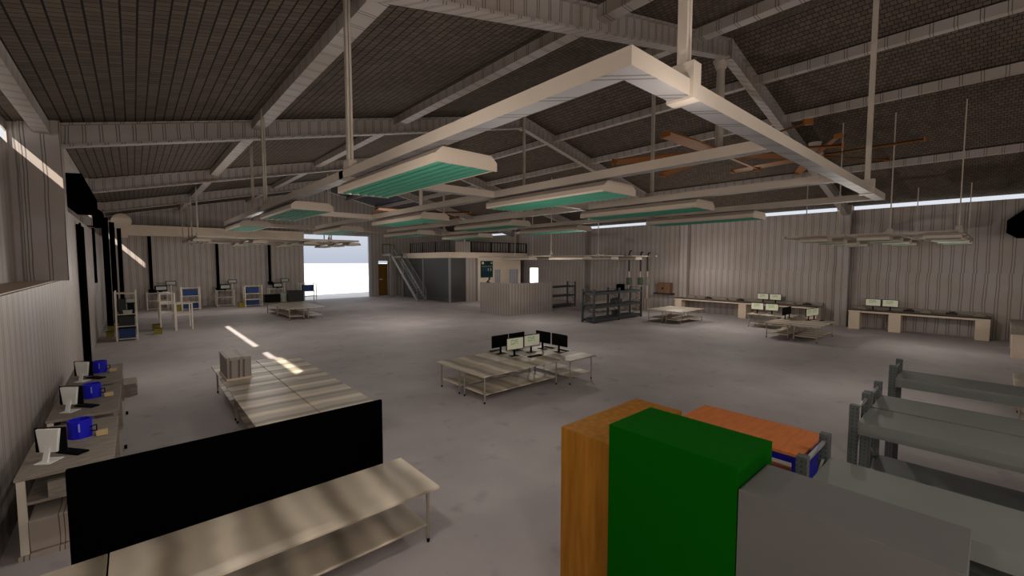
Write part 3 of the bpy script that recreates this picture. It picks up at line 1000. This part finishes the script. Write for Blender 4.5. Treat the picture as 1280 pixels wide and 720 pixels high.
# ------------------------------------------------------------------ foreground cabinets
def cabinet(name, label, x0, x1, y0, y1, h, mat, dm=None):
    r = thing(name, label, 'cabinet', ((x0 + x1) / 2, (y0 + y1) / 2, 0))
    w, d = (x1 - x0) / 2, (y1 - y0) / 2
    MB().box(-w, w, -d, d, 0, h).build('body', mat, r, bevel=.003)
    for s in (-1, 1):
        dd = MB().box(w, w + .02, min(0, s * d) + .01, max(0, s * d) - .01, .08, h - .04).build('door', mat, r)
        MB().box(w + .02, w + .045, s * .06 - .01, s * .06 + .01, h * .45, h * .55).build('handle', mBlack, dd)
    return r
cabinet('wooden_cabinet', 'tall brown wooden cabinet at the left of the foreground storage', 3.44, 4.90, 2.46, 3.09, 2.2, mBrown)
cabinet('green_cabinet', 'tall flat green cabinet in the foreground', 3.24, 3.95, 1.19, 2.32, 2.5, mGreen)
cabinet('grey_cabinet', 'plain grey cabinet right of the green one in the foreground', 3.23, 3.82, .04, 1.18, 2.35, mGrey)
# blue framed shelving with orange boards
r = thing('blue_bench', 'blue-framed rack with orange wooden boards behind the green cabinet', 'rack', (5.5, 1.95, 0))
for sx in (-1, 1):
    for sy in (-1, 1):
        MB().box(sx * .38 - .045, sx * .38 + .045, sy * .65 - .045, sy * .65 + .045, 0, 1.96).build('post', mBlue, r)
for zt in (2.0, 1.5, .75):
    MB().box(-.425, .425, -.69, .69, zt - .03, zt).build('board', mOrange, r)
    MB().box(-.43, -.39, -.69, .69, zt - .10, zt - .03).box(.39, .43, -.69, .69, zt - .10, zt - .03).box(-.42, .42, -.695, -.655, zt - .10, zt - .03).box(-.42, .42, .655, .695, zt - .10, zt - .03).build('frame_rail', mBlue, r)
MB().box(-.40, .40, -.68, -.665, 0.2, 1.9).build('end_panel', mBlue, r)

# ------------------------------------------------------------------ left wall workstations
def workstation():
    r = thing('workstation', '', 'workbench')
    # local: x 0..1 (0 at wall), y 0..2.45
    H = 1.13
    MB().box(0, .98, 0, 2.35, H - .05, H).build('worktop', mDeskW, r, bevel=.006)
    MB().box(.08, .90, .05, 2.25, .72, .76).build('drawer_shelf', mDeskW, r)
    MB().box(.10, .88, .02, 2.25, .08, .50).build('lower_cabinet', mDeskP, r, bevel=.006)
    MB().box(.0, .98, -.03, 2.35, 0.0, .07).build('plinth', mDeskP, r)
    MB().box(.02, .10, 0, .06, .07, H - .05).build('leg', mWhiteF, r)
    MB().box(.90, .96, 0, .06, .07, H - .05).build('leg', mDeskW, r)
    MB().box(.02, .10, 2.28, 2.34, .07, H - .05).build('leg', mWhiteF, r)
    MB().box(.90, .96, 2.28, 2.34, .07, H - .05).build('leg', mDeskW, r)
    MB().box(.3, .6, .03, .7, .76, .98).build('drawer_box', mDeskW, r)
    MB().tube((1.0, 1.0, .04), (1.05, 1.0, .04), .04, 10).build('caster', mBlack, r)
    return r
wsn = workstation()
lbl = ['nearest', 'middle', 'furthest']
for i in range(3):
    yy = 8.45 + 2.75 * i
    lab = '%s grey plank workstation against the left wall' % lbl[i]
    if i == 0:
        wsn.location = (-1.30, yy, 0); wsn['label'] = lab; wsn['group'] = 'workstations along the left wall'
    else:
        dup(wsn, (-1.30, yy, 0), 0, lab, 'workstations along the left wall')

def imac():
    r = thing('display', '', 'monitor')
    # back faces -Y
    sh = MB()
    sh.prism([(-.11, .13), (.11, .13), (.15, .47), (-.15, .47)], 'Y', -.045, 0)
    sh.build('back_shell', mWhite, r, bevel=.01)
    MB().box(-.20, .20, 0, .03, .12, .48).build('panel', mBlack, r, bevel=.008)
    MB().bar((0, -.03, .24), (0, -.10, .0), .07, .025).build('stand', mWhite, r)
    MB().box(-.10, .10, -.15, .08, 0, .012).build('foot', mWhite, r)
    return r
im = imac()
def bluebin():
    r = thing('blue_tub', '', 'bin')
    n = 10
    outer = [(.155 * math.cos(2 * math.pi * (i + .5) / n), .155 * math.sin(2 * math.pi * (i + .5) / n)) for i in range(n)]
    inner = [(a * .82, b * .82) for a, b in outer]
    mb = MB()
    va = [mb.bm.verts.new((a * .96, b * .96, 0)) for a, b in outer]
    vb = [mb.bm.verts.new((a, b, .29)) for a, b in outer]
    vc = [mb.bm.verts.new((a, b, .29)) for a, b in inner]
    vd = [mb.bm.verts.new((a, b, .05)) for a, b in inner]
    mb.bm.faces.new(va[::-1]); mb.bm.faces.new(vd)
    for i in range(n):
        j = (i + 1) % n
        mb.bm.faces.new([va[i], va[j], vb[j], vb[i]])
        mb.bm.faces.new([vb[i], vb[j], vc[j], vc[i]])
        mb.bm.faces.new([vc[i], vc[j], vd[j], vd[i]])
    mb.build('tub', mBin, r)
    MB().box(-.010, .010, -.165, -.14, .12, .25).build('label_strip', plain('pale_blue_strip', (.3, .3, .75), .5), r)
    MB().bar((.12, -.09, .16), (.20, -.09, .18), .015).bar((.20, -.09, .18), (.20, -.09, .08), .015).bar((.20, -.09, .08), (.12, -.09, .10), .015).build('handle', mBlack, r)
    return r
bb = bluebin()
def yelbox():
    r = thing('card_box', '', 'box')
    MB().box(-.07, .07, -.05, .05, 0, .07).build('carton', mYel, r, bevel=.004)
    MB().box(-.072, .072, -.052, .052, .055, .075).build('lid', mYel, r)
    return r
yb_ = yelbox()
for i in range(3):
    oy = 2.75 * i
    zt = 1.13
    L1 = '%s of the white-backed displays on the left wall workstations' % lbl[i]
    L2 = '%s round blue tub on the left wall workstations' % lbl[i]
    L3 = '%s small pale yellow carton on the left wall workstations' % lbl[i]
    L4 = 'black keyboard beside the %s white-backed display, left wall' % lbl[i]
    if i == 0:
        im.location = (-1.0, 8.95, zt); im.rotation_euler.z = -.95 + .35; im['label'] = L1; im['group'] = 'white-backed displays'
        bb.location = (-.76, 9.85, zt); bb['label'] = L2; bb['group'] = 'round blue tubs'
        yb_.location = (-.50, 9.75, zt); yb_['label'] = L3; yb_['group'] = 'pale yellow cartons'
    else:
        dup(im, (-1.0, 8.95 + oy, zt), -.6, L1, 'white-backed displays')
        dup(bb, (-.76, 9.85 + oy, zt), 0, L2, 'round blue tubs')
        dup(yb_, (-.50, 9.75 + oy, zt), 0, L3, 'pale yellow cartons')
    keyboard(-.80, 9.12 + oy, zt, -.9, L4, .42)
o = MB().box(-.17, .17, -.5, .5, 0, .30).box(-.15, .15, -.48, .48, .30, .34).build('plank_box', mDeskW, loc=(-.22, 17.5, 0), bevel=.01)
tag(o, 'low plank box on the floor past the furthest left workstation', 'box')

# ------------------------------------------------------------------ far left racks
def wire_rack(label, x, y, w, d, H, levels, rot=0):
    r = thing('storage_rack', label, 'rack', (x, y, 0), rot, 'thin white storage racks')
    for sx in (0, 1):
        for sy in (0, 1):
            MB().box(sx * w - .03, sx * w + .03, sy * d - .03, sy * d + .03, 0, H).build('post', mWhiteF, r)
    for z in levels:
        MB().box(0, w, 0, d, z - .03, z).build('shelf', mWhiteF, r)
    return r
wire_rack('tall narrow white rack full of dark gear by the left wall', -.74, 28.95, .78, 1.2, 2.5, (.12, .75, 1.35, 2.4))
wire_rack('open white rack right of the tall narrow one, two uprights in front', 1.05, 31.2, .65, 2.2, 2.2, (1.0, 1.6, 2.15))
wire_rack('low open white rack further right by the walkway', 1.75, 31.3, .75, 1.5, 1.6, (.9, 1.55))
wire_rack('white rack with blue bins, first from the left along the far wall', 2.85, 43.6, 1.2, .8, 1.9, (.15, .65, 1.2, 1.85))
wire_rack('white workstation rack, second along the far wall', 5.45, 45.6, 1.3, .8, 1.45, (.1, .8, 1.4))
wire_rack('white rack with blue bins, third along the far wall', 7.25, 43.5, 1.3, .8, 1.9, (.15, .65, 1.2, 1.85))
wire_rack('white workstation rack under the third drop pipe, far wall', 9.6, 45.6, 1.3, .8, 1.45, (.1, .8, 1.4))
wire_rack('white workstation rack under the first drop pipe, far wall', .75, 45.6, 1.3, .8, 1.45, (.1, .8, 1.4))
wire_rack('white rack standing half in the big doorway', 12.1, 44.6, 1.4, .8, 1.9, (.6, 1.1, 1.85))
def simple(name, label, cat, grp, mat, x, y, z, w, d, h, lip=True):
    mb = MB().box(-w / 2, w / 2, -d / 2, d / 2, 0, h)
    if lip:
        mb.box(-w / 2 - .02, w / 2 + .02, -d / 2 - .02, d / 2 + .02, h - .05, h)
    o = mb.build(name, mat, loc=(x, y, z))
    return tag(o, label, cat, grp)
gb = 'blue storage bins on the white racks'
simple('storage_bin', 'blue bin at the bottom of the tall narrow left rack', 'bin', gb, mNavy, -.35, 29.5, .12, .62, .9, .5)
simple('storage_bin', 'dark bin above the blue one in the tall narrow left rack', 'bin', gb, mCloth, -.35, 29.5, .75, .62, .9, .5)
simple('equipment_case', 'dark equipment case in the tall narrow left rack, third shelf, left', 'case', 'dark gear in the tall left rack', mCloth, -.5, 29.4, 1.35, .3, .5, .75)
simple('equipment_case', 'dark equipment case in the tall narrow left rack, third shelf, right', 'case', 'dark gear in the tall left rack', mBlack, -.17, 29.4, 1.35, .28, .5, .55)
simple('paper_box', 'pale grey box in front of the dark cases, tall left rack', 'box', None, mLight, -.3, 29.08, 1.35, .34, .2, .2)
simple('paper_box', 'pale grey box balanced on the dark cases, tall left rack', 'box', None, mLight, -.17, 29.3, 1.92, .26, .3, .18)
for i, (x, y, z, h) in enumerate(((3.45, 44.0, 1.2, .5), (3.45, 44.0, .15, .4), (7.85, 43.9, 1.2, .5), (7.85, 43.9, .15, .4), (12.8, 45.0, 1.1, .6))):
    simple('storage_bin', ['blue bin on the upper shelf, first far wall rack', 'blue bin on the bottom shelf, first far wall rack',
                           'blue bin on the upper shelf, third far wall rack', 'blue bin on the bottom shelf, third far wall rack',
                           'blue bin on the rack in the big doorway'][i], 'bin', gb, mNavy, x, y, z, .95, .55, h)
go = 'olive yellow boxes on the floor'
for i, (x, y, z, s, lb) in enumerate(((.9, 30.6, 0, .34, 'nearest olive yellow box on the floor beside the open white rack'), (.88, 32.6, 0, .34, 'olive yellow box behind the nearest one beside the open white rack'),
                                  (-1.05, 31.0, 0, .32, 'olive yellow box on the floor left of the tall narrow rack'), (-1.0, 31.0, .34, .26, 'small olive yellow box stacked left of the tall narrow rack'),
                                  (2.55, 43.9, 0, .5, 'olive yellow box left of the first far wall rack'), (7.0, 43.8, 0, .45, 'olive yellow box left of the third far wall rack'))):
    simple('storage_box', lb, 'box', go, mOlive, x, y, z, s, s, s * .95)
for i, (x, y, z) in enumerate(((1.65, 45.9, 1.46), (6.1, 45.9, 1.41), (10.35, 45.9, 1.41), (2.35, 46.3, 1.46), (6.75, 46.3, 1.41), (11.1, 46.3, 1.41))):
    if i < 3:
        r = thing('monitor', 'dark framed monitor on the %s far wall workstation' % ['left', 'middle', 'right'][i], 'monitor', (x, y, z), 0, 'far wall monitors')
        MB().box(-.42, .42, -.03, .03, .08, .55).build('panel', mBlack, r)
        MB().box(-.30, .36, -.04, -.03, .18, .46).build('screen', mLight, r)
        MB().box(-.1, .1, -.05, .05, 0, .1).build('stand', mBlack, r)
    else:
        r = thing('wall_screen', 'small pale screen on a thin post, %s far wall workstation' % ['left', 'middle', 'right'][i - 3], 'monitor', (x, y, 0), 0, 'pale screens on posts')
        MB().box(-.35, .35, -.03, .03, 2.0, 2.35).build('panel', mBlack, r)
        MB().box(-.30, .30, -.04, -.03, 2.05, 2.30).build('screen', mLight, r)
        MB().box(-.03, .03, .03, .08, 0, 2.2).build('stand', mWhiteF, r)
# gear on the tables before the doorway
for i, (x, y, w, h, m, lb) in enumerate(((8.05, 37.5, 1.1, .62, mBlack, 'black slab-like monitor lying at the left of the doorway tables'),
                                     (9.65, 37.2, 1.15, .85, mCloth, 'large dark bag-like case at the right of the doorway tables'),
                                     (8.9, 37.6, .3, .7, mLight, 'pale upright carton between the dark gear on the doorway tables'))):
    simple('equipment_case', lb, 'case', 'gear on the doorway tables', m, x, y, .82, w, .5, h)

# ------------------------------------------------------------------ office mezzanine
XO, YO, ZO = 22.8, 35.0, 4.35
m_ = thing('mezzanine', 'cream-edged mezzanine platform over the office in the far right corner', 'mezzanine', (XO, YO, 0))
ox = dict(loc=(-XO, -YO, 0))
MB().box(XO, 33.15, YO, 46.6, ZO, 4.9).build('platform', mCream, m_, **ox)
for (x, y) in ((XO + .08, YO + .08), (XO + .08, 44.5), (XO + .08, 40.0), (26.1, YO + .08)):
    MB().box(x - .09, x + .09, y - .09, y + .09, 0, ZO).build('post', mStair, m_, **ox)
MB().box(XO + .75, 25.3, YO + .02, YO + .10, 4.9, 5.95).build('parapet', mPart, m_, **ox)
MB().box(XO + .04, XO + .08, YO + .2, 44.4, 0.05, ZO - .02).build('mesh_screen', mMesh, m_, **ox)
MB().box(XO + .2, 24.8, YO + .06, YO + .10, 0.05, ZO - .02).build('mesh_screen', mMesh, m_, **ox)
MB().box(24.8, 26.2, YO + .1, YO + .2, 0, ZO).build('ribbed_panel', mWallUp, m_, **ox)
MB().box(XO + 2.6, XO + 2.7, YO + .3, 46.5, 0, ZO).build('inner_wall', plain('dark_inner_wall', (.10, .09, .085), .8), m_, **ox)
# cream office front with two doorways
fx0, fx1 = 26.25, 32.9
mb = MB()
D = [(28.45, 29.25), (30.45, 31.75)]
mb.box(fx0, D[0][0], YO + .02, YO + .16, 0, ZO)
mb.box(D[0][1], D[1][0], YO + .02, YO + .16, 0, ZO)
mb.box(D[1][1], 31.9 + .2, YO + .02, YO + .16, 0, ZO)
mb.box(D[0][0], D[0][1], YO + .02, YO + .16, 3.15, ZO)
mb.box(D[1][0], D[1][1], YO + .02, YO + .16, 3.15, ZO)
mb.build('office_front', mCream, m_, **ox)
mPaleD = ribbed('pale_door', (0.42, 0.42, 0.46), (.2, .2, .22), period=.3, w=.04, gap=.1)
MB().box(D[0][0], D[0][1], YO + .10, YO + .14, 0, 3.15).build('office_door', mPaleD, m_, **ox)
MB().box(D[1][0], D[1][1], YO + .10, YO + .14, 0, 3.15).build('office_door', mPaleD, m_, **ox)
# railings
def railing(label, a, b, posts=3, z=4.9, H=1.05, n=16):
    a, b = Vector(a), Vector(b)
    r = thing('railing', label, 'railing', (a.x, a.y, z), 0, 'black railings on the mezzanine')
    d = b - a
    MB().bar((0, 0, H), (d.x, d.y, H), .07).build('top_rail', mRail, r)
    MB().bar((0, 0, .1), (d.x, d.y, .1), .06).build('bottom_rail', mRail, r)
    for i in range(posts):
        t_ = i / (posts - 1)
        MB().box(d.x * t_ - .06, d.x * t_ + .06, d.y * t_ - .06, d.y * t_ + .06, 0, H + .03).build('post', mRail, r)
    for i in range(1, n):
        t_ = i / n
        if abs(t_ * (posts - 1) - round(t_ * (posts - 1))) < .02: continue
        MB().box(d.x * t_ - .025, d.x * t_ + .025, d.y * t_ - .025, d.y * t_ + .025, .1, H).build('baluster', mRail, r)
    return r
railing('black baluster railing along the left edge of the mezzanine', (XO + .1, 42.8, 0), (XO + .1, 35.1, 0), 4, n=18)
railing('black baluster railing along the front edge of the mezzanine', (25.5, YO + .1, 0), (33.0, YO + .1, 0), 4, n=20)
# notice board
r = thing('notice_board', 'dark teal notice board with pale panels on the cream office wall', 'board', (27.35, YO - .02, 3.3))
MB().box(-.78, .78, -.03, .03, -.95, .75).build('panel', mTeal, r)
MB().box(-.68, -.4, -.045, -.03, .42, .66).build('badge', mCream, r)
MB().box(.5, .7, -.045, -.03, .45, .62).build('badge', mLight, r)
MB().box(-.68, .7, -.045, -.03, .12, .26).build('heading_strip', plain('teal_grey', (.10, .13, .12), .5), r)
for i in range(4):
    MB().box(-.55 + i * .33, -.43 + i * .33, -.045, -.03, -.28, .0).build('figure_panel', mLight if i in (2, 3) else plain('blue_grey_%d' % i, (.03, .05, .12), .5), r)
# staircase
r = thing('staircase', 'grey steel staircase climbing to the mezzanine beside the mesh screen', 'staircase', (22.0, 42, 0))
ox = dict(loc=(-22.0, -42, 0))
for x in (21.35, 22.35):
    MB().bar((x, 38.6, .0), (x, 44.3, 4.75), .07, .34).build('stringer', mStair, r, **ox)
    MB().bar((x, 38.7, 1.15), (x, 44.3, 5.8), .05).bar((x, 38.7, .1), (x, 38.7, 1.15), .05).bar((x, 41.5, 2.6), (x, 41.5, 3.5), .04).build('handrail', mStair, r, **ox)
for i in range(18):
    t_ = (i + .5) / 18
    MB().box(21.35, 22.35, 38.6 + 5.7 * t_ - .12, 38.6 + 5.7 * t_ + .12, 4.75 * t_, 4.75 * t_ + .04).build('tread', mStair, r, **ox)
MB().box(21.2, 22.75, 44.3, 46.4, 4.6, 4.85).build('landing', mStair, r, **ox)
MB().box(21.2, 21.3, 44.3, 44.4, 0, 4.6).box(22.6, 22.7, 44.3, 44.4, 0, 4.6).build('landing_posts', mStair, r, **ox)
MB().bar((21.25, 44.35, 5.9), (21.25, 46.3, 5.9), .05).bar((21.25, 44.35, 4.85), (21.25, 44.35, 5.9), .05).bar((21.25, 46.3, 4.85), (21.25, 46.3, 5.9), .05).bar((21.25, 46.3, 5.9), (22.7, 46.3, 5.9), .05).bar((22.7, 46.3, 4.85), (22.7, 46.3, 5.9), .05).build('landing_rail', mRail, r, **ox)
# low ribbed partition
r = thing('partition', 'low ribbed partition in front of the office, its corner nearest the viewer', 'partition', (20.4, 23.5, 0))
MB().box(0, 4.6, 0, .12, 0, 2.38).build('front_panel', mPart, r)
MB().box(0, .12, .12, 3.5, 0, 2.38).build('side_panel', mPart, r)
o = MB().tube((0, 0, 0), (0, 0, .06), .16, 14).bar((-.1, 0, .06), (.12, 0, .22), .08).tube((.12, 0, .22), (.12, 0, .4), .07, 10).build('desk_phone', mCloth, loc=(20.46, 26.0, 2.38))
tag(o, 'small dark object perched on top of the low ribbed partition', 'object')

# hooked masts behind the tall rack
for i, (x, y, h, cm) in enumerate(((30.2, 19.9, 4.85, mPlant), (30.9, 19.3, 4.75, mPlant), (31.3, 18.9, 4.7, mStair))):
    r = thing('machine_mast', 'thin machine mast with hooked dark top behind the tall rack, %s from the left' % ['first', 'second', 'third'][i], 'machine', (x, y, 0), 0, 'hooked masts by the right wall')
    MB().box(-.22, .22, -.2, .2, 0, 1.0).build('base_cabinet', mPart, r, bevel=.02)
    MB().tube((0, 0, 1.0), (0, 0, 3.2), .04, 10).build('mast', mRod, r)
    MB().tube((0, 0, 3.2), (0, 0, h - .25), .07, 10).tube((0, 0, h - .3), (.14, 0, h), .06, 10).tube((.14, 0, h), (.34, 0, h), .05, 10).build('hook_head', mDark, r)
    MB().box(-.2, .2, -.15, .15, 2.1, 2.7).build('control_head', cm, r, bevel=.03)
# brown wall box and shelf
r = thing('wall_cabinet', 'small brown wooden cabinet on the right wall beyond the tall rack', 'cabinet', (32.9, 18.3, 1.5))
MB().box(-.25, .25, -.6, .45, -.1, .75).build('body', wood('brown_box', (.15, .085, .05), (.21, .12, .07)), r, bevel=.01)
MB().box(-.30, .26, -.8, .8, -.2, -.1).build('shelf', mDark, r)
MB().tube((-.27, 0, .3), (-.25, 0, .3), .1, 12).build('knob', mDark, r)
